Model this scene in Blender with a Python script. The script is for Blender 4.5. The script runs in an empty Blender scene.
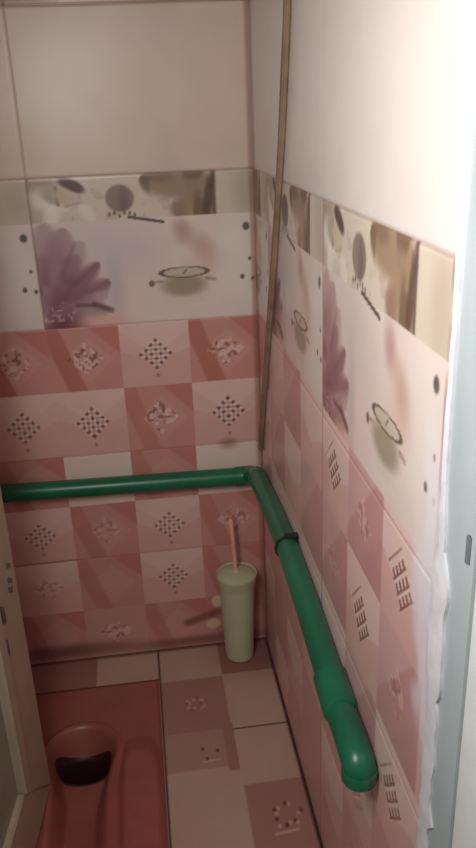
import bpy, bmesh, math, random
import numpy as np
from mathutils import Vector, Matrix

random.seed(3)
rng = np.random.default_rng(5)
SC = bpy.context.scene
COL = SC.collection

# ------------------------------------------------------------------ room
XR = 0.293      # right wall
XL = -0.462     # left wall
YB = 1.934      # back wall
YF = 0.69       # inner face of the front wall / end of the tiling
ZC = 2.40       # ceiling
PAN = (-0.446, -0.039, 1.02, 1.797)      # squat pan footprint x0 x1 y0 y1


# ------------------------------------------------------------------ colour helpers
def lin(c):
    c = np.asarray(c, float) / 255.0
    return np.where(c <= 0.04045, c / 12.92, ((c + 0.055) / 1.055) ** 2.4)


def ss(a, b, x):
    t = np.clip((x - a) / (b - a), 0, 1)
    return t * t * (3 - 2 * t)


def mix(c, col, m):
    m = np.asarray(m)[..., None]
    return c * (1 - m) + np.asarray(col, float) * m


_lat = rng.random((64, 64))


def noise(x, y):
    xi = np.floor(x).astype(int); yi = np.floor(y).astype(int)
    fx = x - xi; fy = y - yi
    fx = fx * fx * (3 - 2 * fx); fy = fy * fy * (3 - 2 * fy)
    g = lambda a, b: _lat[a % 64, b % 64]
    return (g(xi, yi) * (1 - fx) + g(xi + 1, yi) * fx) * (1 - fy) + (g(xi, yi + 1) * (1 - fx) + g(xi + 1, yi + 1) * fx) * fy


def blob(u, v, cu, cv, ru, rv, ang=0.0, soft=0.35):
    a = math.radians(ang)
    du = u - cu; dv = v - cv
    p = du * math.cos(a) + dv * math.sin(a); q = -du * math.sin(a) + dv * math.cos(a)
    d = np.sqrt((p / ru) ** 2 + (q / rv) ** 2)
    return 1 - ss(1 - soft, 1 + soft, d)


def seg(u, v, a, b, w, soft=0.5):
    ax, ay = a; bx, by = b
    t = np.clip(((u - ax) * (bx - ax) + (v - ay) * (by - ay)) / ((bx - ax) ** 2 + (by - ay) ** 2), 0, 1)
    d = np.hypot(u - ax - t * (bx - ax), v - ay - t * (by - ay))
    return 1 - ss(w * (1 - soft), w * (1 + soft), d)


def petal(u, v, root, tip, w, soft=0.3):
    """teardrop between root and tip, widest at 60 %"""
    r = np.array(root); t = np.array(tip); d = t - r; L = np.hypot(*d); d = d / L
    s = ((u - r[0]) * d[0] + (v - r[1]) * d[1]) / L
    q = np.abs(-(u - r[0]) * d[1] + (v - r[1]) * d[0])
    prof = w * np.clip(s, 0, 1) ** 0.7 * np.sqrt(np.clip(1 - s, 0, 1)) * 1.9
    return (1 - ss(prof * (1 - soft), prof * (1 + soft) + 1e-4, q)) * (s > 0) * (s < 1)


CREAM = (214, 193, 174)
LIGHT = (222, 184, 170)
PALE = (228, 200, 186)
DARK = (204, 146, 134)
MAROON = (132, 78, 70)
WHITE = (232, 212, 200)
TW = 0.535                     # printed tile length (three squares)
Z_TOP, Z_BAND, Z_FLOW = 1.720, 1.363, 1.262
ROWS = [1.005, 0.837, 0.655, 0.505, 0.337, 0.168, 0.0]


def paint_decor(c, s, z, n1):
    """s = metres along the tile from its left joint (0..TW); the flower panel with the stone band."""
    # ground
    c = mix(c, (224, 206, 196), np.ones_like(s))
    c = mix(c, (206, 190, 186), 0.7 * blob(s, z, .20, 1.19, .10, .09, soft=.9))
    c = mix(c, (226, 200, 192), 0.8 * blob(s, z, .20, 1.08, .09, .06, soft=.9))
    c = mix(c, (182, 176, 176), 0.55 * blob(s, z, .185, 1.10, .02, .07, soft=.9))
    # flower
    root = (.012, 1.03)
    MV = (162, 124, 128)
    P = [((.030, 1.262), .046, (186, 160, 158)), ((.075, 1.248), .044, (174, 142, 142)), ((.115, 1.215), .034, (190, 164, 160)),
         ((.100, 1.185), .030, MV), ((.150, 1.162), .025, (142, 102, 106)), ((.172, 1.116), .030, (150, 110, 114)),
         ((.165, 1.085), .024, (192, 162, 158)), ((.165, 1.046), .026, (176, 142, 138)), ((.11, 1.012), .022, (160, 120, 120))]
    for tip, w, col in P:
        c = mix(c, col, 0.85 * petal(s, z, root, tip, w, .65))
    c = mix(c, (132, 86, 94), 0.95 * blob(s, z, .030, 1.075, .075, .115, ang=10, soft=.8) * (0.55 + 0.8 * (n1 - .5)))
    for a_, tip in [((.07, 1.10), (.146, 1.158)), ((.08, 1.075), (.165, 1.112)), ((.06, 1.14), (.095, 1.21))]:
        c = mix(c, (130, 94, 96), 0.4 * seg(s, z, a_, tip, .005, .9))
    c = mix(c, (104, 74, 72), 0.7 * seg(s, z, (.085, 1.060), (.130, 1.058), .004, .7))
    c = mix(c, (104, 74, 72), 0.7 * seg(s, z, (.128, 1.060), (.168, 1.043), .007, .6))
    c = mix(c, (120, 70, 78), .75 * blob(s, z, .05, 1.012, .05, .012, soft=.6))
    sp = (noise(s * 160, z * 160) > .72) * blob(s, z, .04, 1.040, .045, .028, soft=.4)
    c = mix(c, (214, 184, 178), .6 * sp)
    c = mix(c, (226, 176, 166), .85 * blob(s, z, .145, 1.012, .06, .022, soft=.6))
    # shoulder tints, stems, ring and bowl
    c = mix(c, (184, 150, 142), .85 * blob(s, z, .358, 1.226, .020, .028, ang=15, soft=.8))
    c = mix(c, (198, 162, 146), .85 * blob(s, z, .410, 1.180, .042, .024, ang=-48, soft=.8))
    c = mix(c, (214, 176, 160), .6 * blob(s, z, .42, 1.145, .05, .03, soft=.9))
    c = mix(c, (158, 142, 122), .9 * blob(s, z, .352, 1.094, .054, .028, soft=.4))
    c = mix(c, (214, 200, 182), .8 * blob(s, z, .352, 1.055, .046, .008, soft=.5))
    e = np.sqrt(((s - .355) / .058) ** 2 + ((z - 1.126) / .0125) ** 2)
    c = mix(c, (196, 182, 164), 0.8 * (e < 1))
    c = mix(c, (96, 80, 70), .9 * (1 - ss(.05, .16, np.abs(e - 1))))
    c = mix(c, (110, 92, 82), .8 * seg(s, z, (.352, 1.122), (.36, 1.130), .002))
    c = mix(c, (104, 88, 80), .9 * blob(s, z, .273, 1.102, .007, .008))
    c = mix(c, (150, 132, 116), .8 * seg(s, z, (.273, 1.104), (.30, 1.106), .002))
    c = mix(c, (150, 132, 116), .8 * seg(s, z, (.41, 1.108), (.43, 1.104), .004))
    c = mix(c, (228, 216, 206), .8 * blob(s, z, .485, 1.14, .05, .11, soft=.7))
    for (a, b, r) in [(.513, 1.229, .0085), (.500, 1.106, .0055), (.520, 1.150, .004), (.526, 1.100, .0045)]:
        c = mix(c, (92, 82, 80), .9 * blob(s, z, a, b, r, r * 1.15, soft=.3))
    # ---- band with lilies and stones
    band = (z > Z_FLOW - .002)
    b = mix(c, (212, 196, 180), np.ones_like(s))
    b = mix(b, (188, 168, 152), .55 * (noise(s * 60, z * 60) > .62))
    b = mix(b, (176, 158, 144), .8 * (1 - ss(.0, .02, s)))
    b = mix(b, (158, 136, 120), .75 * blob(s, z, .03, 1.340, .045, .026, soft=.6))
    b = mix(b, (232, 222, 208), .9 * blob(s, z, .055, 1.312, .05, .028, ang=-12, soft=.5))
    b = mix(b, (168, 154, 132), .85 * blob(s, z, .060, 1.322, .030, .018, ang=-20, soft=.45))
    b = mix(b, (108, 88, 76), .7 * seg(s, z, (.066, 1.340), (.068, 1.302), .0035, .7))
    b = mix(b, (236, 226, 212), .8 * petal(s, z, (.052, 1.305), (.050, 1.258), .022, .5))
    b = mix(b, (232, 220, 204), .7 * petal(s, z, (.115, 1.30), (.150, 1.262), .02, .5))
    b = mix(b, (150, 122, 110), .7 * seg(s, z, (.085, 1.298), (.115, 1.304), .003, .7))
    b = mix(b, (84, 56, 52), .95 * blob(s, z, .103, 1.345, .032, .013, ang=-27, soft=.3))
    b = mix(b, (200, 182, 158), .9 * blob(s, z, .088, 1.318, .03, .018, ang=-25, soft=.4))
    st = blob(s, z, .213, 1.310, .034, .031, soft=.12)
    b = mix(b, (142, 122, 110), st)
    b = mix(b, (112, 94, 86), .7 * st * blob(s, z, .222, 1.30, .012, .04, soft=.8))
    for k in range(6):
        b = mix(b, (96, 80, 74), .8 * blob(s, z, .185 + .012 * k, 1.274 + .004 * math.sin(k * 2.3), .0035, .005))
    b = mix(b, (214, 198, 176), .8 * blob(s, z, .262, 1.33, .05, .04, soft=.6) * (1 - st))
    # brown fan
    gold = np.zeros_like(s)
    for tip, w_ in [((.262, 1.352), .030), ((.300, 1.372), .036), ((.35, 1.38), .036), ((.405, 1.38), .036), ((.432, 1.345), .03),
                    ((.355, 1.255), .030), ((.420, 1.250), .034)]:
        gold = np.maximum(gold, petal(s, z, (.378, 1.312), tip, w_, .6))
    gold = np.maximum(gold, .9 * blob(s, z, .378, 1.312, .034, .034, soft=.5))
    b = mix(b, (156, 130, 104), .95 * gold)
    b = mix(b, (110, 86, 68), .7 * gold * ss(.45, .7, noise(s * 40 + 7, z * 24)))
    b = mix(b, (122, 96, 78), .6 * blob(s, z, .31, 1.355, .03, .014, soft=.6))
    b = mix(b, (96, 72, 58), .9 * blob(s, z, .424, 1.300, .012, .055, ang=-10, soft=.5))
    b = mix(b, (150, 114, 104), .7 * blob(s, z, .35, 1.275, .018, .022, soft=.6))
    # pale grey petal to the tile end
    pt = ss(.430, .442, s - 11 * (z - 1.31) ** 2)
    b = mix(b, (208, 194, 174), pt)
    b = mix(b, (178, 160, 144), .6 * pt * blob(s, z, .515, 1.315, .03, .06, soft=.8))
    b = mix(b, (92, 74, 66), .85 * ss(.428, .437, s) * (1 - ss(.437, .446, s)))
    c = np.where(band[..., None], b, c)
    c = mix(c, (74, 58, 54), .9 * seg(s, z, (.230, 1.2655), (.312, 1.250), .0032, .5))
    return c


def mosaic(c, a, b, rows_style, weight, seed):
    """lattice diamond in a square; a, b in -1..1 about its centre"""
    if rows_style:
        p = (a + b) / 1.04; q = (b - a) / 1.04            # lattice of the diamond
        ip = p * 4; fp = np.abs(ip - np.floor(ip) - .5)
        iq = (q + .5) * 3; fq = iq - np.floor(iq) - .5
        inside = (np.abs(p) < .5) & (np.abs(q) < .5)
        m = inside * (1 - ss(.18, .34, fp)) * (1 - ss(.30, .42, np.abs(fq)))
        bar = inside * (1 - ss(.06, .14, np.abs(fq + .28)))
        c = mix(c, WHITE, .40 * weight * inside)
        c = mix(c, MAROON, .88 * weight * np.maximum(m, .85 * bar))
        c = mix(c, MAROON, .65 * weight * seg(p, q, (-.55, .66), (.5, .66), .022))
        return c
    p = (a + b) / .98; q = (a - b) / .98
    n = 7
    ip = np.floor((p + .5) * n); iq = np.floor((q + .5) * n)
    fp = (p + .5) * n - ip - .5; fq = (q + .5) * n - iq - .5
    inside = (np.abs(p) < .5) & (np.abs(q) < .5)
    par = ((ip + iq) % 2 == 0) & (ip % 2 == 0)
    cell = (1 - ss(.50, .70, np.maximum(np.abs(fp), np.abs(fq))))
    dia = (1 - ss(.0, .22, np.maximum(np.abs(p), np.abs(q)) - .5))
    c = mix(c, WHITE, .65 * weight * inside * (~par))
    c = mix(c, MAROON, .9 * weight * inside * par * cell)
    c = mix(c, MAROON, .35 * weight * inside * (~par) * (np.floor(ip) % 2 == 1) * (np.floor(iq) % 2 == 1) * cell)
    c = mix(c, MAROON, .5 * weight * blob(a, b, .02, -.68, .05, .06))
    return c


def pale_mosaic(c, a, b, rows_style, weight, ox=0):
    if rows_style:
        inside = (np.abs(a + b) < .46) & (np.abs(a - b) < .5)
        k = noise(a * 9 + 3 + ox, b * 12 + 5) > .55
        c = mix(c, (236, 206, 198), .55 * weight * inside * k)
        return mix(c, (150, 92, 88), .5 * weight * inside * (noise(a * 9 + 40 + ox, b * 11 + 9) > .72))
    inside = ((np.abs(a) + np.abs(b)) < .52)
    k = noise(a * 11 + 3 + ox, b * 11 + 5) > .56
    c = mix(c, (234, 206, 194), .65 * weight * inside * k)
    return mix(c, (140, 82, 78), .7 * weight * inside * (noise(a * 11 + 40 + ox, b * 11 + 9) > .70))


def paint_squares(c, u, z, edges, grid, rows_style=False, rows=ROWS):
    """edges: u of the square edges (ascending); grid[row][col] = (kind, motif, weight)"""
    for r in range(6):
        z1, z0 = rows[r], rows[r + 1]
        for k in range(len(edges) - 1):
            u0, u1 = edges[k], edges[k + 1]
            kind, motif, w = grid[r][k]
            m = (u >= u0) & (u < u1) & (z >= z0) & (z < z1)
            if not m.any():
                continue
            a = ((u[m] - u0) / (u1 - u0)) * 2 - 1
            b = ((z[m] - z0) / (z1 - z0)) * 2 - 1
            base = {'L': LIGHT, 'P': PALE, 'D': DARK, 'M': (208, 154, 144)}[kind]
            if rows_style:     # same tiles; haze and exposure on the right wall painted in paler
                base = {'L': (228, 196, 190), 'P': PALE, 'D': (200, 150, 148), 'M': (210, 160, 156)}[kind]
            col = np.ones((m.sum(), 3)) * np.array(base, float)
            if kind == 'D' and rows_style:
                col = mix(col, (216, 174, 170), .8 * ss(0, .08, b * .5 - a * .5 - .15))
                col = mix(col, (192, 138, 138), .5 * ss(0, .08, a * .5 - b * .5 - .35))
            elif kind == 'D':        # printed facets of the dark squares
                col = mix(col, (212, 160, 148), .6 * (1 - ss(.66, .80, np.abs(a - .05) + np.abs(b + .05))))
                col = mix(col, (182, 112, 96), (.8 if r == 0 else .45) * ss(0, .08, .30 - np.abs(a + .62 + .32 * b)))
                col = mix(col, (192, 118, 108), .7 * ss(0, .06, (a + b) * .5 - .52))
            elif kind == 'L':
                col = mix(col, (232, 198, 186), .6 * ss(-.1, .05, b - np.abs(a) * .8))
                col = mix(col, (214, 160, 148), .55 * ss(.0, .08, -.25 - b + .45 * np.abs(a)))
            elif kind == 'P':
                col = mix(col, (232, 212, 198), .5 * ss(0, .1, b))
            if motif == 'M':
                col = mosaic(col, a, b, rows_style, w, 0)
            elif motif == 'p':
                col = pale_mosaic(col, a, b, rows_style, w, k * 7 + r * 3)
            c[m] = col
    return c


def upper(c, u, z, joints):
    """plain cream tiles with faint marbling, and the next decor course above them"""
    n = noise(u * 9 + 11, z * 7 + 3)
    m = (z >= Z_BAND)
    cc = mix(np.ones(u.shape + (3,)) * np.array(CREAM, float), (202, 178, 154), .6 * ss(.45, .8, n))
    cc = mix(cc, (220, 194, 182), .6 * ss(.5, .85, noise(u * 6 + 31, z * 6 + 17)))
    c = np.where(m[..., None], cc, c)
    t = (z >= Z_TOP)
    tt = mix(np.ones(u.shape + (3,)) * np.array((206, 178, 156), float), (142, 84, 84), ss(.0, .02, -.135 - u) * .9)
    tt = mix(tt, (176, 150, 124), .8 * ss(.5, .6, noise(u * 14 + 2, z * 14)))
    return np.where(t[..., None], tt, c)


# ------------------------------------------------------------------ material helpers
def new_mat(name):
    m = bpy.data.materials.new(name); m.use_nodes = True
    nt = m.node_tree
    return m, nt, nt.nodes['Principled BSDF']


def plain(name, rgb, rough=.5, metal=0., var=.06, scale=30., bump=0., spec=.5, coat=0.):
    m, nt, p = new_mat(name)
    tc = nt.nodes.new('ShaderNodeTexCoord'); nz = nt.nodes.new('ShaderNodeTexNoise')
    nz.inputs['Scale'].default_value = scale; nz.inputs['Detail'].default_value = 4
    rp = nt.nodes.new('ShaderNodeValToRGB')
    l = lin(rgb)
    rp.color_ramp.elements[0].color = (*np.clip(l * (1 - var * 2), 0, 1), 1)
    rp.color_ramp.elements[1].color = (*np.clip(l * (1 + var * 2), 0, 1), 1)
    rp.color_ramp.elements[0].position = .3; rp.color_ramp.elements[1].position = .7
    nt.links.new(tc.outputs['Object'], nz.inputs['Vector'])
    nt.links.new(nz.outputs['Fac'], rp.inputs['Fac'])
    nt.links.new(rp.outputs['Color'], p.inputs['Base Color'])
    p.inputs['Roughness'].default_value = rough; p.inputs['Metallic'].default_value = metal
    p.inputs['Specular IOR Level'].default_value = spec
    if coat:
        p.inputs['Coat Weight'].default_value = coat; p.inputs['Coat Roughness'].default_value = .08
    if bump:
        b = nt.nodes.new('ShaderNodeBump'); b.inputs['Strength'].default_value = bump; b.inputs['Distance'].default_value = .003
        nt.links.new(nz.outputs['Fac'], b.inputs['Height']); nt.links.new(b.outputs['Normal'], p.inputs['Normal'])
    return m


def glaze(name, rough=.32, spec=.45):
    """printed glazed ceramic: the printed design is a colour attribute, broken up by a fine noise"""
    m, nt, p = new_mat(name)
    at = nt.nodes.new('ShaderNodeAttribute'); at.attribute_name = 'print'
    tc = nt.nodes.new('ShaderNodeTexCoord'); nz = nt.nodes.new('ShaderNodeTexNoise')
    nz.inputs['Scale'].default_value = 14; nz.inputs['Detail'].default_value = 3
    mp = nt.nodes.new('ShaderNodeMapRange'); mp.inputs['To Min'].default_value = .93; mp.inputs['To Max'].default_value = 1.04
    mx = nt.nodes.new('ShaderNodeMix'); mx.data_type = 'RGBA'; mx.blend_type = 'MULTIPLY'; mx.inputs['Factor'].default_value = 1
    nt.links.new(tc.outputs['Object'], nz.inputs['Vector']); nt.links.new(nz.outputs['Fac'], mp.inputs['Value'])
    nt.links.new(at.outputs['Color'], mx.inputs['A']); nt.links.new(mp.outputs['Result'], mx.inputs['B'])
    nt.links.new(mx.outputs['Result'], p.inputs['Base Color'])
    b = nt.nodes.new('ShaderNodeBump'); b.inputs['Strength'].default_value = .06; b.inputs['Distance'].default_value = .004
    nt.links.new(nz.outputs['Fac'], b.inputs['Height']); nt.links.new(b.outputs['Normal'], p.inputs['Normal'])
    p.inputs['Roughness'].default_value = rough; p.inputs['Specular IOR Level'].default_value = spec
    return m


M_TILE = glaze('glazed_wall_tile')
M_FLOOR = glaze('glazed_floor_tile', .38, .35)
M_PLASTER = plain('painted_plaster', (206, 198, 188), .8, var=.03, scale=12, bump=.1)
M_GREEN = plain('green_painted_pipe', (25, 102, 68), .33, var=.10, scale=9, bump=.12, spec=.5)
M_PAN = plain('pink_ceramic', (156, 88, 77), .36, var=.05, scale=8)
M_CUP = plain('pale_green_plastic', (190, 189, 154), .5, var=.02, scale=20)
M_ROD = plain('peach_plastic', (232, 172, 150), .45, var=.02)
M_BATTEN = plain('brown_wood', (140, 114, 92), .7, var=.12, scale=26, bump=.1)
M_DOOR = plain('off_white_door_paint', (182, 162, 142), .5, var=.04, scale=14, bump=.05)
M_PANEL = plain('grey_green_door_panel', (150, 148, 130), .45, var=.03, scale=6)
M_FRAME = plain('grey_blue_frame_paint', (172, 183, 184), .45, var=.03, scale=10, bump=.05)
M_FRAMEW = plain('white_frame_paint', (232, 236, 232), .45, var=.02)
M_DARK = plain('black_metal', (34, 32, 30), .5, var=.05)
M_FILL = plain('lilac_grey_filler', (214, 211, 214), .75, var=.05, scale=40, bump=.4)
M_GROUND = plain('grey_concrete', (128, 124, 118), .9, var=.08, scale=8, bump=.2)
M_SLOT = plain('worn_slot', (92, 78, 68), .6)
M_HINGE = plain('worn_grey_metal', (112, 120, 120), .45)
M_DRAIN_SHADE = plain('drain_shade', (58, 30, 28), .5, var=.05)  # shade inside the drain hole, painted as a dark base colour


# ------------------------------------------------------------------ object helpers
def link(o, parent=None):
    COL.objects.link(o)
    if parent is not None:
        o.parent = parent
    return o


def obj(name, bm, mat, parent=None, smooth=True):
    me = bpy.data.meshes.new(name); bm.to_mesh(me); bm.free()
    me.materials.append(mat)
    if smooth:
        me.polygons.foreach_set('use_smooth', [True] * len(me.polygons))
        try:
            me.set_sharp_from_angle(angle=math.radians(38))
        except Exception:
            pass
    return link(bpy.data.objects.new(name, me), parent)


def tag(o, label, cat, group=None):
    o['label'] = label; o['category'] = cat
    if group:
        o['group'] = group
    return o


def struct(o, label=None):
    o['kind'] = 'structure'
    if label:
        o['label'] = label
    return o


def thing(name, loc):
    o = bpy.data.objects.new(name, None); o.location = loc; o.empty_display_size = .05
    return link(o)


def add_box(bm, x0, x1, y0, y1, z0, z1, bevel=0.):
    vs = [bm.verts.new((x, y, z)) for x in (x0, x1) for y in (y0, y1) for z in (z0, z1)]
    F = [(0, 1, 3, 2), (4, 6, 7, 5), (0, 4, 5, 1), (2, 3, 7, 6), (0, 2, 6, 4), (1, 5, 7, 3)]
    fs = [bm.faces.new([vs[i] for i in f]) for f in F]
    if bevel:
        es = list({e for f in fs for e in f.edges})
        bmesh.ops.bevel(bm, geom=es, offset=bevel, segments=2, affect='EDGES', profile=.6)
    return bm


def boxobj(name, dims, mat, parent=None, bevel=0.):
    return obj(name, add_box(bmesh.new(), *dims, bevel=bevel), mat, parent, smooth=bool(bevel))


def add_tube(bm, pts, rad, seg_n=24, cap=True):
    pts = [Vector(p) for p in pts]
    if not hasattr(rad, '__len__'):
        rad = [rad] * len(pts)
    rings = []; ref = None
    for i, p in enumerate(pts):
        t = (pts[min(i + 1, len(pts) - 1)] - pts[max(i - 1, 0)]).normalized()
        if ref is None:
            ref = t.orthogonal().normalized()
        ref = (ref - t * ref.dot(t)).normalized()
        bi = t.cross(ref)
        rings.append([bm.verts.new(p + (ref * math.cos(2 * math.pi * k / seg_n) + bi * math.sin(2 * math.pi * k / seg_n)) * rad[i]) for k in range(seg_n)])
    for a, b in zip(rings, rings[1:]):
        for k in range(seg_n):
            bm.faces.new((a[k], a[(k + 1) % seg_n], b[(k + 1) % seg_n], b[k]))
    if cap:
        bm.faces.new(list(reversed(rings[0]))); bm.faces.new(rings[-1])
    bmesh.ops.recalc_face_normals(bm, faces=bm.faces[:])
    return bm


def bez(p0, p1, p2, n=10):
    p0, p1, p2 = map(Vector, (p0, p1, p2))
    return [p0 * (1 - t) ** 2 + p1 * 2 * t * (1 - t) + p2 * t * t for t in [i / n for i in range(n + 1)]]


def add_lathe(bm, prof, seg_n=40):
    """prof: list of (r, z); r == 0 closes"""
    rings = []
    for r, z in prof:
        if r <= 1e-6:
            rings.append([bm.verts.new((0, 0, z))])
        else:
            rings.append([bm.verts.new((r * math.cos(2 * math.pi * k / seg_n), r * math.sin(2 * math.pi * k / seg_n), z)) for k in range(seg_n)])
    for a, b in zip(rings, rings[1:]):
        for k in range(seg_n):
            k2 = (k + 1) % seg_n
            if len(a) == 1 and len(b) == 1:
                continue
            if len(a) == 1:
                bm.faces.new((a[0], b[k2], b[k]))
            elif len(b) == 1:
                bm.faces.new((a[k], a[k2], b[0]))
            else:
                bm.faces.new((a[k], a[k2], b[k2], b[k]))
    bmesh.ops.recalc_face_normals(bm, faces=bm.faces[:])
    return bm


def grid_mesh(name, U, V, pos, color, mat, keep=None, slab=None, slab_mat=None):
    """grid of vertices over arrays U, V; pos(uu, vv) -> (...,3); color(uu, vv) -> sRGB 0..255;
    slab: corner pairs of a solid body behind the tiles"""
    uu, vv = np.meshgrid(U, V, indexing='ij')
    co = pos(uu, vv).reshape(-1, 3)
    col = lin(np.clip(color(uu, vv), 0, 255)).reshape(-1, 3)
    nu, nv = len(U), len(V)
    i, j = np.meshgrid(np.arange(nu - 1), np.arange(nv - 1), indexing='ij')
    a = i * nv + j
    q = np.stack([a, a + nv, a + nv + 1, a + 1], -1)
    if keep is not None:
        cu = (uu[:-1, :-1] + uu[1:, 1:]) / 2; cv = (vv[:-1, :-1] + vv[1:, 1:]) / 2
        q = q[keep(cu, cv)]
    q = q.reshape(-1, 4)
    n_grid = len(q)
    if slab:
        for (x0, x1, y0, y1, z0, z1) in slab:
            k = len(co)
            bx = np.array([(x, y, z) for x in (x0, x1) for y in (y0, y1) for z in (z0, z1)], float)
            F = np.array([(0, 1, 3, 2), (4, 6, 7, 5), (0, 4, 5, 1), (2, 3, 7, 6), (0, 2, 6, 4), (1, 5, 7, 3)]) + k
            co = np.vstack([co, bx]); q = np.vstack([q, F]); col = np.vstack([col, np.ones((8, 3)) * .6])
    me = bpy.data.meshes.new(name)
    me.vertices.add(len(co)); me.vertices.foreach_set('co', co.astype(np.float32).ravel())
    me.loops.add(len(q) * 4); me.loops.foreach_set('vertex_index', q.astype(np.int32).ravel())
    me.polygons.add(len(q))
    me.polygons.foreach_set('loop_start', np.arange(0, len(q) * 4, 4, dtype=np.int32))
    me.update(calc_edges=True)
    me.materials.append(mat)
    if slab:
        me.materials.append(slab_mat or M_PLASTER)
        mi = np.zeros(len(q), np.int32); mi[n_grid:] = 1
        me.polygons.foreach_set('material_index', mi)
    sm = np.ones(len(q), bool); sm[n_grid:] = False
    me.polygons.foreach_set('use_smooth', sm)
    ca = me.color_attributes.new('print', 'FLOAT_COLOR', 'POINT')
    ca.data.foreach_set('color', np.hstack([col, np.ones((len(col), 1))]).astype(np.float32).ravel())
    me.validate()
    return link(bpy.data.objects.new(name, me))


def groove(x, at, w):
    return 1 - ss(w * .5, w, np.abs(x - at))


# ------------------------------------------------------------------ back wall
BE = [-.60, -.417, -.239, -.061, .117, .30]
BG = [  # rows from the flower panel down; squares from left to right
    [('L', '', 0), ('D', 'p', .9), ('D', 'p', 1), ('L', 'M', 1), ('D', 'p', 1)],
    [('D', '', 0), ('L', 'M', .9), ('L', 'M', 1), ('D', 'p', 1), ('L', 'M', 1)],
    [('L', '', 0), ('D', '', 0), ('P', '', 0), ('D', '', 0), ('P', '', 0)],
    [('D', '', 0), ('L', 'M', .8), ('D', 'p', .5), ('L', 'M', .9), ('D', 'p', .7)],
    [('L', '', 0), ('L', 'p', .45), ('D', '', 0), ('L', 'M', .9), ('D', '', 0)],
    [('D', '', 0), ('D', '', 0), ('M', 'p', .8), ('D', '', 0), ('D', '', 0)],
]


def back_color(u, z):
    c = np.ones(u.shape + (3,)) * np.array(CREAM, float)
    n1 = noise(u * 40, z * 40)
    s = np.mod(u + .241, TW)
    c = paint_decor(c, s, z, n1)
    c = upper(c, u, z, None)
    c = paint_squares(c, u, z, BE, BG)
    # joints
    for zz, w, k in [(Z_TOP, .004, .55), (Z_BAND, .003, .35), (1.005, .002, .3), (.655, .002, .3), (.337, .0025, .12)]:
        c = mix(c, (132, 92, 80), k * groove(z, zz, w))
    c = mix(c, (120, 82, 72), .55 * groove(z, .337, .003) * (u < -.235))
    for uu in (-.241,):
        c = mix(c, (140, 104, 92), .5 * groove(u, uu, .0025) * (z > 1.005) * (1 - .5 * (z > Z_BAND)))
    # stain above the pipe by the corner, pale and darker patches on the bottom course
    c = mix(c, (140, 98, 72), .55 * blob(u, z, .205, .655, .022, .014, soft=.8))
    c = mix(c, (226, 206, 164), .9 * blob(u, z, .150, .150, .017, .020, soft=.3))
    c = mix(c, (226, 206, 164), .8 * blob(u, z, .135, .072, .020, .018, soft=.3))
    c = mix(c, (120, 76, 62), .7 * seg(u, z, (.06, .085), (.15, .112), .012, .7))
    c = mix(c, (96, 56, 50), .6 * blob(u, z, -.29, .03, .16, .022, soft=.8))
    c = mix(c, (96, 56, 50), .5 * blob(u, z, .1, .02, .2, .014, soft=.8))
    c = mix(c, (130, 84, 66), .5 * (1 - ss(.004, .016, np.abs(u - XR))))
    return c


def back_pos(u, z):
    d = sum(groove(z, q, .0025) for q in (Z_TOP, Z_BAND, 1.005, .655, .337)) * .0012
    d = d + groove(u, -.241, .0025) * (z > 1.0) * .001
    return np.stack([u, YB + d, z], -1)


step = .003
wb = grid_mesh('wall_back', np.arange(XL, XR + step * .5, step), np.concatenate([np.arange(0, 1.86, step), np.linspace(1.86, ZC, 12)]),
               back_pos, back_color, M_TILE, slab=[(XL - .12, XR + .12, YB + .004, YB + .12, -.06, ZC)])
struct(wb, 'tiled back wall with flower band over pink squares')

# ------------------------------------------------------------------ right wall
RJ = 1.22                          # tile joint nearest the door
# along s = 1.22 - y ; squares of the tile that runs towards the door and of those behind it
RE = [-.80, -.713, -.535, -.357, -.178, 0.0, .174, .345, .512, .64]
RG = [
    [('L', 'M', .3), ('D', '', 0), ('L', '', 0), ('D', '', 0), ('L', '', 0), ('L', 'M', 1), ('D', 'p', .8), ('L', 'M', 1), ('L', '', 0)],
    [('D', '', 0), ('L', '', 0), ('D', '', 0), ('L', '', 0), ('D', '', 0), ('D', 'p', .6), ('L', 'M', 1), ('D', 'p', .8), ('L', '', 0)],
    [('L', '', 0), ('D', '', 0), ('L', '', 0), ('L', '', 0), ('L', '', 0), ('L', '', 0), ('D', '', 0), ('L', 'M', .9), ('L', '', 0)],
    [('M', '', 0), ('M', '', 0), ('M', '', 0), ('M', '', 0), ('L', '', 0), ('M', '', 0), ('L', 'M', .5), ('M', '', 0), ('L', '', 0)],
    [('L', '', 0), ('L', '', 0), ('M', '', 0), ('L', '', 0), ('M', '', 0), ('L', '', 0), ('M', 'p', .4), ('L', '', 0), ('L', '', 0)],
    [('M', '', 0), ('M', '', 0), ('L', '', 0), ('M', '', 0), ('M', '', 0), ('M', '', 0), ('L', '', 0), ('M', '', 0), ('L', '', 0)],
]


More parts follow.
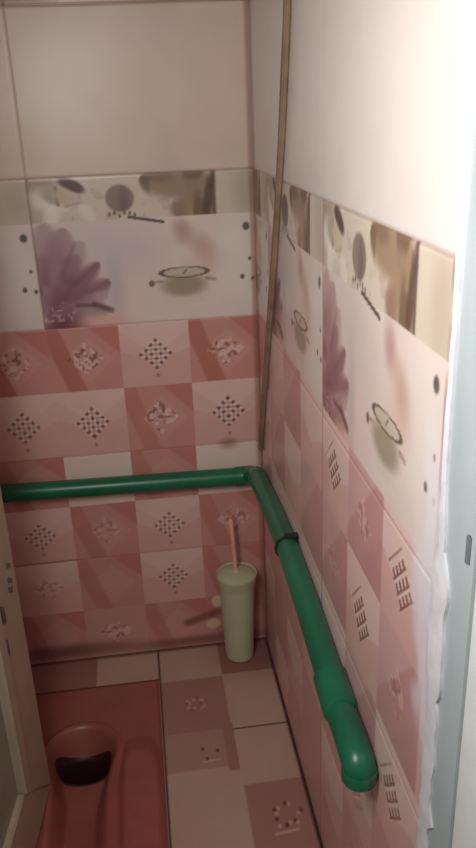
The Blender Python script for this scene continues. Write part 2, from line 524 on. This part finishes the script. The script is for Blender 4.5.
def right_color(y, z):
    s_ = RJ - y
    c = np.ones(y.shape + (3,)) * np.array(CREAM, float)
    s = np.mod(s_, .52) * (TW / .52)
    c = paint_decor(c, s, z, noise(y * 40 + 9, z * 40))
    c = upper(c, s_ * .8 + .5, z, None)
    c = mix(c, (224, 216, 212), .8 * (z > Z_BAND))  # same cream tile, cool daylight on this wall put into its colour
    c = paint_squares(c, s_, z, RE, RG, rows_style=True, rows=[1.022, .858, .678, .495, .337, .168, 0.0])
    for zz, w, k in [(Z_TOP, .004, .5), (Z_BAND, .003, .25), (1.005, .002, .25), (.655, .002, .25), (.337, .0025, .4)]:
        c = mix(c, (140, 104, 92), k * groove(z, zz, w))
    for yy in (RJ, RJ + .52):
        c = mix(c, (140, 104, 92), .55 * groove(y, yy, .004) * (1 - .88 * (z > Z_BAND)))
    # overexposed light beside the door frame, painted as a pale ragged patch
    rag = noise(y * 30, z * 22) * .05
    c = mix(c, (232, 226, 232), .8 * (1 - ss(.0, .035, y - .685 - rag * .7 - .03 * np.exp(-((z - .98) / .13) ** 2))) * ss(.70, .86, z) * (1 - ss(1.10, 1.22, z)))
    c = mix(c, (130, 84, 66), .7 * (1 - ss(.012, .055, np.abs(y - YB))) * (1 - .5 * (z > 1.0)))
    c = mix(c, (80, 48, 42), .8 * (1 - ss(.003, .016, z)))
    return c


def right_pos(y, z):
    d = sum(groove(z, q, .0025) for q in (Z_TOP, Z_BAND, 1.005, .655, .337)) * .0012
    d = d + (groove(y, RJ, .004) + groove(y, RJ + .52, .004)) * .001 * (z < Z_BAND)
    return np.stack([XR + d, y, z], -1)


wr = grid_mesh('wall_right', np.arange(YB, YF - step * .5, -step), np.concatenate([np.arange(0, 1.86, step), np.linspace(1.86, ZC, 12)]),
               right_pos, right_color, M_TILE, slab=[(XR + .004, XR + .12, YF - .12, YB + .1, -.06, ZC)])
struct(wr, 'tiled right wall continuing the flower band and pink squares')


# ------------------------------------------------------------------ left wall, front wall, ceiling
def left_color(y, z):
    s_ = y - .69
    c = np.ones(y.shape + (3,)) * np.array(CREAM, float)
    c = paint_decor(c, np.mod(s_, TW), z, noise(y * 40 + 9, z * 40))
    c = upper(c, s_, z, None)
    E_ = [0 + .178 * k for k in range(8)]
    G_ = [[(('L', 'M', .9) if (r + k) % 2 else ('D', 'p', .8)) for k in range(7)] for r in range(6)]
    return paint_squares(c, s_ - 1e-6, z, E_, G_)


wl = grid_mesh('wall_left', np.arange(YF, YB + .003, .006), np.arange(0, ZC + .003, .006),
               lambda y, z: np.stack([np.full_like(y, XL), y, z], -1), left_color, M_TILE,
               slab=[(XL - .12, XL - .004, YF - .12, YB + .1, -.06, ZC)])
struct(wl)

bm = bmesh.new()
add_box(bm, -1.6, -.425, YF - .12, YF - .002, -.06, ZC)       # left of the doorway
add_box(bm, XR + .06, 1.6, YF - .12, YF - .002, -.06, ZC)     # right of it
add_box(bm, -.425, XR + .06, YF - .12, YF - .002, 2.08, ZC)   # over it
struct(obj('wall_front', bm, M_PLASTER, smooth=False))
struct(boxobj('ceiling', (XL - .12, XR + .12, YF - .12, YB + .12, ZC, ZC + .1), M_PLASTER))
struct(boxobj('floor_2', (-2.5, 2.5, -3.0, YF - .1205, -.12, -.02), M_GROUND), 'concrete ground outside the doorway')

# ------------------------------------------------------------------ floor
FC = (192, 160, 141)
FD = (168, 124, 113)


def floor_color(x, y):
    c = np.ones(x.shape + (3,)) * np.array(FC, float)
    c = mix(c, (196, 166, 150), .6 * ss(.4, .8, noise(x * 9, y * 9)))

    def sq(x0, x1, y0, y1, col, k=1.0):
        nonlocal c
        m = ss(-.002, .002, x - x0) * ss(-.002, .002, x1 - x) * ss(-.002, .002, y - y0) * ss(-.002, .002, y1 - y)
        c = mix(c, col, k * m)
    A0, A1, B1 = -.036, .141, XR
    sq(A0, A1, 1.582, 1.785, FD)
    sq(A0, .128, 1.455, 1.582, (180, 140, 128))
    sq(.118, A1 + .004, 1.44, 1.60, (166, 120, 111))
    sq(A1, B1, 1.79, YB, (158, 112, 99))
    sq(A1 + .006, B1, 1.19, 1.392, FD)
    sq(XL, -.215, 1.80, YB, (158, 112, 102))
    sq(A0, A1, 1.02, 1.19, FD); sq(A1, B1, .80, .99, FD)
    # printed specks
    for cx, cy, col, n, r in [(.055, 1.685, (206, 168, 156), 9, .028), (.055, 1.685, (150, 104, 98), 5, .026), (.075, 1.505, (120, 72, 66), 3, .022),
                              (.232, 1.292, (104, 60, 56), 6, .036), (.232, 1.292, (206, 166, 152), 7, .04)]:
        g = np.random.default_rng(int(cx * 1000) + n)
        for k in range(n):
            a = 2 * math.pi * k / n + g.random() * .5; q = r * (.55 + .5 * g.random())
            c = mix(c, col, .85 * blob(x, y, cx + q * math.cos(a), cy + q * math.sin(a), .0048, .0062, soft=.3))
    c = mix(c, (206, 170, 156), .8 * seg(x, y, (.06, 1.478), (.10, 1.482), .003))
    c = mix(c, (206, 170, 156), .8 * seg(x, y, (.20, 1.245), (.25, 1.25), .004))
    # joints
    J = (58, 32, 28)
    c = mix(c, J, .95 * groove(x, -.036, .0036))
    c = mix(c, J, .8 * groove(y, 1.5775, .0034) * (x > .142))
    c = mix(c, J, .9 * groove(y, 1.8005, .0036) * (x < -.036))
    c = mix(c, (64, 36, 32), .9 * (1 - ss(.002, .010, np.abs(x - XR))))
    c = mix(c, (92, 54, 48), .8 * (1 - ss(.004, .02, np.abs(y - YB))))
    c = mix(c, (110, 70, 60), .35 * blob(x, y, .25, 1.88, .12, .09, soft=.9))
    return c


def floor_pos(x, y):
    d = groove(x, -.036, .0036) + groove(y, 1.5775, .0034) * (x > .142) + groove(y, 1.8005, .0036) * (x < -.036)
    return np.stack([x, y, -.002 * np.clip(d, 0, 1)], -1)


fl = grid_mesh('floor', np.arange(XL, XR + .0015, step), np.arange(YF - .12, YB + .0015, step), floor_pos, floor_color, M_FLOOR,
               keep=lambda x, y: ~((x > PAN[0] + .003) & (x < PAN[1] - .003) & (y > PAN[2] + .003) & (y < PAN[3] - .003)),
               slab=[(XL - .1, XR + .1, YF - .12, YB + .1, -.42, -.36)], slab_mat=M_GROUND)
struct(fl, 'cream and pink patterned floor tiles')

# ------------------------------------------------------------------ squat pan
def pan_height(x, y):
    cx = -.243
    yy = np.clip(y, 1.06, 1.545)
    r = np.hypot(x - cx, (y - yy) * np.where(y > 1.545, .92, 1.0))       # distance to the slot's spine
    half = .062 + .028 * ss(1.40, 1.60, y)
    d = r - half
    wall_ = 1 - ss(-.028, .004, d)
    depth = .030 + .046 * ss(1.20, 1.50, y)
    wall_ = 1 - ss(-.030 - .004 * ss(1.4, 1.5, y), .004, d)
    z = .006 - wall_ * depth
    z = z + .004 * np.exp(-((d - .010) / .006) ** 2)                     # rolled lip round the bowl
    # raised foot rests with ribs
    for sx in (-1, 1):
        fx = x - (cx + sx * .147); fy = y - 1.36
        e = np.maximum(np.abs(fx) / .046, np.abs(fy) / .215)
        q = np.sqrt((fx / .054) ** 4 + (fy / .225) ** 4)
        pad = 1 - ss(.45, 1.05, q)
        z = z + pad * (.015 + .0009 * np.sin((fy + fx * .6) * 90))
    # outer roll
    ed = np.minimum(np.minimum(x - PAN[0], PAN[1] - x), np.minimum(y - PAN[2], PAN[3] - y))
    z = z - .006 * (1 - ss(0, .008, ed))
    return z


px_ = np.arange(PAN[0], PAN[1] + .001, .0035); py_ = np.arange(PAN[2], PAN[3] + .001, .0035)
uu, vv = np.meshgrid(px_, py_, indexing='ij')
zz = pan_height(uu, vv)
HX, HY, HA, HB = -.243, 1.566, .062, .040      # drain hole
t = thing('squat_toilet_pan', (-.243, 1.41, 0))
nv = len(py_)
me = bpy.data.meshes.new('basin')
co = np.stack([uu + .243, vv - 1.41, zz], -1).reshape(-1, 3)
i, j = np.meshgrid(np.arange(len(px_) - 1), np.arange(nv - 1), indexing='ij')
a = (i * nv + j).ravel()
cxm = (uu[:-1, :-1] + uu[1:, 1:]).ravel() / 2; cym = (vv[:-1, :-1] + vv[1:, 1:]).ravel() / 2
a = a[np.hypot((cxm - HX) / HA, (cym - HY) / HB) > 1.04]
me.from_pydata(co.tolist(), [], np.stack([a, a + nv, a + nv + 1, a + 1], -1).tolist())
me.polygons.foreach_set('use_smooth', [True] * len(me.polygons))
me.materials.append(M_PAN)
link(bpy.data.objects.new('basin', me), t)
bm = bmesh.new(); rings = []
for f_, dz in [(1.16, .0006), (1.06, .0016), (1.0, -.001), (.97, -.008), (.95, -.03), (.90, -.10), (.80, -.16)]:
    ring = []
    for k in range(64):
        an = 2 * math.pi * k / 64
        x_, y_ = HX + HA * f_ * math.cos(an), HY + HB * f_ * math.sin(an)
        xe, ye = HX + HA * max(f_, 1) * math.cos(an), HY + HB * max(f_, 1) * math.sin(an)
        z_ = float(pan_height(np.array([xe]), np.array([ye]))[0]) + dz
        ring.append(bm.verts.new((x_ + .243, y_ - 1.41, z_)))
    rings.append(ring)
for a_, b_ in zip(rings, rings[1:]):
    for k in range(64):
        bm.faces.new((a_[k], a_[(k + 1) % 64], b_[(k + 1) % 64], b_[k]))
bm.faces.new(rings[-1])
bmesh.ops.recalc_face_normals(bm, faces=bm.faces[:])
obj('drain_hole', bm, M_DRAIN_SHADE, t)['label'] = 'drain hole with its dark shade painted in'
tag(t, 'pink ceramic squat toilet pan set into the floor beside the door', 'squat toilet')

# ------------------------------------------------------------------ green pipe
pr = .0245
P0 = Vector((0, 1.905, .566))
t = thing('drain_pipe', P0)


def rel(pts):
    return [Vector(p) - P0 for p in pts]


back = rel([(XL + .001, 1.905, .580), (-.2, 1.905, .574), (0, 1.905, .570), (.222, 1.904, .566)])
obj('back_run', add_tube(bmesh.new(), back, pr), M_GREEN, t)
obj('corner_elbow', add_tube(bmesh.new(), rel([(.215, 1.904, .566)] + bez((.232, 1.904, .566), (.268, 1.904, .568), (.268, 1.85, .585), 10) + [(.268, 1.83, .590)]), pr + .0022), M_GREEN, t)
obj('right_run', add_tube(bmesh.new(), rel([(.268, 1.84, .588), (.268, 1.60, .614), (.268, 1.42, .622), (.267, 1.22, .614), (.266, 1.0, .590)]), pr), M_GREEN, t)
obj('coupling', add_tube(bmesh.new(), rel([(.266, 1.045, .597), (.266, 1.04, .5965), (.2655, .965, .589), (.2655, .96, .589)]), [pr + .001, pr + .005, pr + .005, pr + .001]), M_GREEN, t)
obj('end_elbow', add_tube(bmesh.new(), rel([(.2655, 1.0, .590), (.265, .955, .589)] + bez((.265, .94, .590), (.263, .852, .596), (.266, .860, .574), 12) + [(.267, .861, .566)]),
                          [pr, pr + .0005] + [pr + .001] * 13 + [pr + .001]), M_GREEN, t)
obj('end_socket', add_tube(bmesh.new(), rel([(.266, .860, .578), (.266, .860, .576), (.267, .861, .556), (.267, .861, .554)]), [pr + .001, pr + .003, pr + .003, pr + .002]), M_GREEN, t)
# pipe clip: dark band round the run with two ears on the wall
bm = bmesh.new()
add_tube(bm, rel([(.267, 1.428, .6215), (.267, 1.421, .6215)]), pr + .003)
add_box(bm, *(v for v in (.262, .290, 1.417 - P0.y, 1.433 - P0.y, .6215 + pr - P0.z, .6215 + pr + .007 - P0.z)), bevel=.001)
add_box(bm, *(v for v in (.262, .290, 1.417 - P0.y, 1.433 - P0.y, .6215 - pr - .007 - P0.z, .6215 - pr - P0.z)), bevel=.001)
obj('pipe_clip', bm, M_DARK, t)['label'] = 'thin dark clip round the pipe'
tag(t, 'green painted pipe running round the corner along both tiled walls', 'pipe')

# ------------------------------------------------------------------ toilet brush in its holder
BX, BY = .203, 1.868
t = thing('toilet_brush_holder', (BX, BY, 0))
obj('body', add_lathe(bmesh.new(), [(0, .0005), (.036, .0005), (.0405, .004), (.042, .02), (.0465, .15), (.0505, .245), (.047, .245), (.043, .15), (.038, .012), (0, .012)]), M_CUP, t)
obj('rim', add_lathe(bmesh.new(), [(.0465, .242), (.0508, .242), (.0535, .255), (.0575, .276), (.0585, .280), (.0575, .283), (.0550, .280), (.0495, .256), (.0465, .242)]), M_CUP, t)
tag(t, 'pale green plastic toilet brush holder with flared rim in the corner', 'brush holder')
t = thing('toilet_brush', (BX, BY, .013))
obj('lid', add_lathe(bmesh.new(), [(0, .262), (.052, .262), (.0545, .266), (.048, .271), (.03, .275), (.012, .278), (.009, .284), (0, .284)]), M_CUP, t)
hd = bmesh.new(); add_tube(hd, [(0, 0, .10), (-.001, 0, .28), (-.005, .002, .37), (-.009, .003, .438), (-.009, .003, .442)], [.0055, .0055, .006, .007, .004], 16)
obj('handle', hd, M_ROD, t)['label'] = 'thin peach handle'
bm = bmesh.new()
add_lathe(bm, [(0, 0), (.022, .004), (.030, .03), (.030, .075), (.018, .10), (0, .10)], 28)
obj('bristles', bm, M_CUP, t)
tag(t, 'toilet brush with thin peach handle standing upright in the holder', 'toilet brush')

# ------------------------------------------------------------------ brown batten leaning in the corner
t0 = Vector((.2865, 1.893, .648)); t1 = Vector((.2865, 1.385, 1.99))
bm = bmesh.new()
d = (t1 - t0); L = d.length; d.normalize()
sx = Vector((1, 0, 0)); sy = d.cross(sx).normalized()
n = 24
rings = []
for k in range(n + 1):
    p = t0 + d * (L * k / n) + Vector((0, -.07 * math.sin(math.pi * (k / n) ** 1.35), 0)) + sy * .0012 * math.sin(k * 1.7)
    w = .0100 + .0012 * math.sin(k * .9); h_ = .006
    rings.append([bm.verts.new(p + sx * a_ * h_ + sy * b_ * w) for a_, b_ in ((-1, -1), (1, -1), (1, 1), (-1, 1))])
for a_, b_ in zip(rings, rings[1:]):
    for k in range(4):
        bm.faces.new((a_[k], a_[(k + 1) % 4], b_[(k + 1) % 4], b_[k]))
bm.faces.new(rings[0][::-1]); bm.faces.new(rings[-1])
bmesh.ops.recalc_face_normals(bm, faces=bm.faces[:])
bmesh.ops.bevel(bm, geom=[e for e in bm.edges if abs((e.verts[0].co - e.verts[1].co).normalized().dot(d)) > .9], offset=.003, segments=2, affect='EDGES')
tag(obj('batten', bm, M_BATTEN), 'narrow brown wooden batten leaning in the corner above the green pipe', 'batten')

# ------------------------------------------------------------------ open door on the left
hinge = Vector((-.390, .72, 0)); free = Vector((-.310, 1.46, 0))
door = thing('door_1', hinge)
door.rotation_euler = (0, 0, math.atan2(free.y - hinge.y, free.x - hinge.x))
struct(door, 'off white door standing open at the left with a grey green panel')
DL = (free - hinge).length
# local: x along the leaf from hinge to free edge, -y towards the room
zt = 2.03


def prism(name, pts, y0, y1, mat, bevel=.003):
    b = bmesh.new()
    f = [b.verts.new((p[0], y0, p[1])) for p in pts]; g = [b.verts.new((p[0], y1, p[1])) for p in pts]
    b.faces.new(f); b.faces.new(g[::-1])
    for k in range(len(pts)):
        k2 = (k + 1) % len(pts)
        b.faces.new((f[k], g[k], g[k2], f[k2]))
    bmesh.ops.recalc_face_normals(b, faces=b.faces[:])
    if bevel:
        bmesh.ops.bevel(b, geom=b.edges[:], offset=bevel, segments=2, affect='EDGES')
    return obj(name, b, mat, door)


SW, RH = .178, .165
prism('stile', [(DL, .012), (DL, zt), (DL - SW, zt - RH), (DL - SW, .012 + RH)], -.0, .04, M_DOOR)
prism('stile', [(0, .012), (SW, .012 + RH), (SW, zt - RH), (0, zt)], -.0, .04, M_DOOR)
prism('bottom_rail', [(0.001, .012), (DL - .001, .012), (DL - SW - .001, .012 + RH), (SW + .001, .012 + RH)], 0, .04, M_DOOR)
prism('top_rail', [(0.001, zt), (SW + .001, zt - RH), (DL - SW - .001, zt - RH), (DL - .001, zt)], 0, .04, M_DOOR)
prism('panel', [(SW - .01, RH), (DL - SW + .01, RH), (DL - SW + .01, zt - RH), (SW - .01, zt - RH)], .014, .028, M_PANEL, 0)['label'] = 'grey green door panel'
# raised glazing bead round the panel
bw = .040
prism('bead', [(DL - SW - .004, RH + .012), (DL - SW - .004, zt - RH - .012), (DL - SW + bw - .004, zt - RH + .02), (DL - SW + bw - .004, RH - .02)], -.006, .004, M_DOOR, .002)
for k, (s0, z0, z1, w) in enumerate([(.139, .505, .538, .010), (.128, .573, .610, .009), (.053, .618, .628, .007), (.057, .598, .609, .007), (.049, .650, .660, .006)]):
    b = bmesh.new(); add_box(b, DL - s0 - w / 2, DL - s0 + w / 2, -.0075, .003, z0, z1, bevel=.0015)
    obj('lock_slot', b, M_SLOT, door)['label'] = 'dark slot of the lock'

# ------------------------------------------------------------------ door frame on the right
fr = thing('door_frame', (XR, .63, 0)); 
fr['kind'] = 'structure'; fr.name = 'door_2'
fr['label'] = 'grey blue door frame with white outer strip at the right'
o = (XR, .63, 0)


def fbox(name, x0, x1, y0, y1, z0, z1, mat, bevel=.003):
    return boxobj(name, (x0 - o[0], x1 - o[0], y0 - o[1], y1 - o[1], z0, z1), mat, fr, bevel)


fbox('jamb', .2915, .352, .600, .6885, -.019, 2.08, M_FRAME)
fbox('outer_strip', .292, .352, .49, .594, -.019, 2.08, M_FRAMEW)
fbox('groove_strip', .302, .350, .5935, .6005, -.019, 2.08, M_DARK, 0)
for z0 in (1.085, 1.455):
    b = bmesh.new()
    add_tube(b, [(.2910 - o[0], .612 - o[1], z0), (.2910 - o[0], .612 - o[1], z0 + .03)], .0028, 12)
    add_box(b, .2903 - o[0], .293 - o[0], .607 - o[1], .612 - o[1], z0, z0 + .03)
    obj('hinge', b, M_HINGE, fr)

# ragged filler where the tiling meets the frame
bm = bmesh.new()
nz = 150
prev = None
for k in range(nz + 1):
    z = 0.001 + (ZC - .02) * k / nz
    a1 = noise(np.array([z * 21.]), np.array([3.5]))[0]; a2 = noise(np.array([z * 47.]), np.array([9.5]))[0]
    low = 1 - ss(.98, 1.16, z)
    lump = math.exp(-((z - .96) / .10) ** 2)
    y1 = .684 + (.004 + .006 * low) * a1 + .004 * a2 + .006 * lump * (.4 + .9 * a2)
    y0 = .672 - .022 * low * (.5 + a2)
    b1 = .0025 + .003 * a2 + .003 * lump * (.5 + a1)
    ring = [bm.verts.new(p) for p in ((XR + .004, y1, z), (XR - b1 * .5, y1 - .004, z), (XR - .002 - b1 * .8, (y0 + y1) / 2, z), (XR - .0025 - b1 * .4, y0, z), (XR + .004, y0, z))]
    if prev:
        for q in range(5):
            bm.faces.new((prev[q], prev[(q + 1) % 5], ring[(q + 1) % 5], ring[q]))
    else:
        bm.faces.new(ring[::-1])
    prev = ring
bm.faces.new(prev)
bmesh.ops.recalc_face_normals(bm, faces=bm.faces[:])
struct(obj('trim_1', bm, M_FILL), 'ragged pale filler between the right wall tiles and the door frame')

# ------------------------------------------------------------------ light
def area(name, loc, target, size, power, color, sy=None):
    l = bpy.data.lights.new(name, 'AREA'); l.energy = power; l.color = color; l.size = size
    if sy:
        l.shape = 'RECTANGLE'; l.size_y = sy
    ob = bpy.data.objects.new(name, l); ob.location = loc
    ob.rotation_euler = (Vector(target) - Vector(loc)).to_track_quat('-Z', 'Y').to_euler()
    return link(ob)


dl = area('daylight', (-.25, .40, 1.64), (.293, .96, 1.26), 0.30, 6.8, (1.0, .985, .97), .5)
dl.data.spread = math.radians(138)
w = bpy.data.worlds.new('sky'); SC.world = w; w.use_nodes = True
bg = w.node_tree.nodes['Background']; bg.inputs['Color'].default_value = (.95, .97, 1.0, 1); bg.inputs['Strength'].default_value = .22

# ------------------------------------------------------------------ camera
R = np.array([[0.9902, -0.0847, 0.1107], [-0.1344, -0.369, 0.9197], [-0.037, -0.9256, -0.3768]])
u_, s_, vt_ = np.linalg.svd(R); R = u_ @ vt_
cam = bpy.data.cameras.new('camera'); co_ = link(bpy.data.objects.new('camera', cam))
Mx = Matrix(((R[0][0], -R[0][1], -R[0][2], 0), (R[1][0], -R[1][1], -R[1][2], 0), (R[2][0], -R[2][1], -R[2][2], 1.5), (0, 0, 0, 1)))
co_.matrix_world = Mx
cam.sensor_fit = 'VERTICAL'; cam.sensor_height = 36.0; cam.lens = 36.0 * 779.06 / 848
cam.clip_start = .02
SC.camera = co_
SC.view_settings.view_transform = 'Standard'; SC.view_settings.look = 'None'
SC.view_settings.exposure = 0.0; SC.view_settings.gamma = 1.0; SC.view_settings.use_curve_mapping = False
SC.cycles.max_bounces = 8
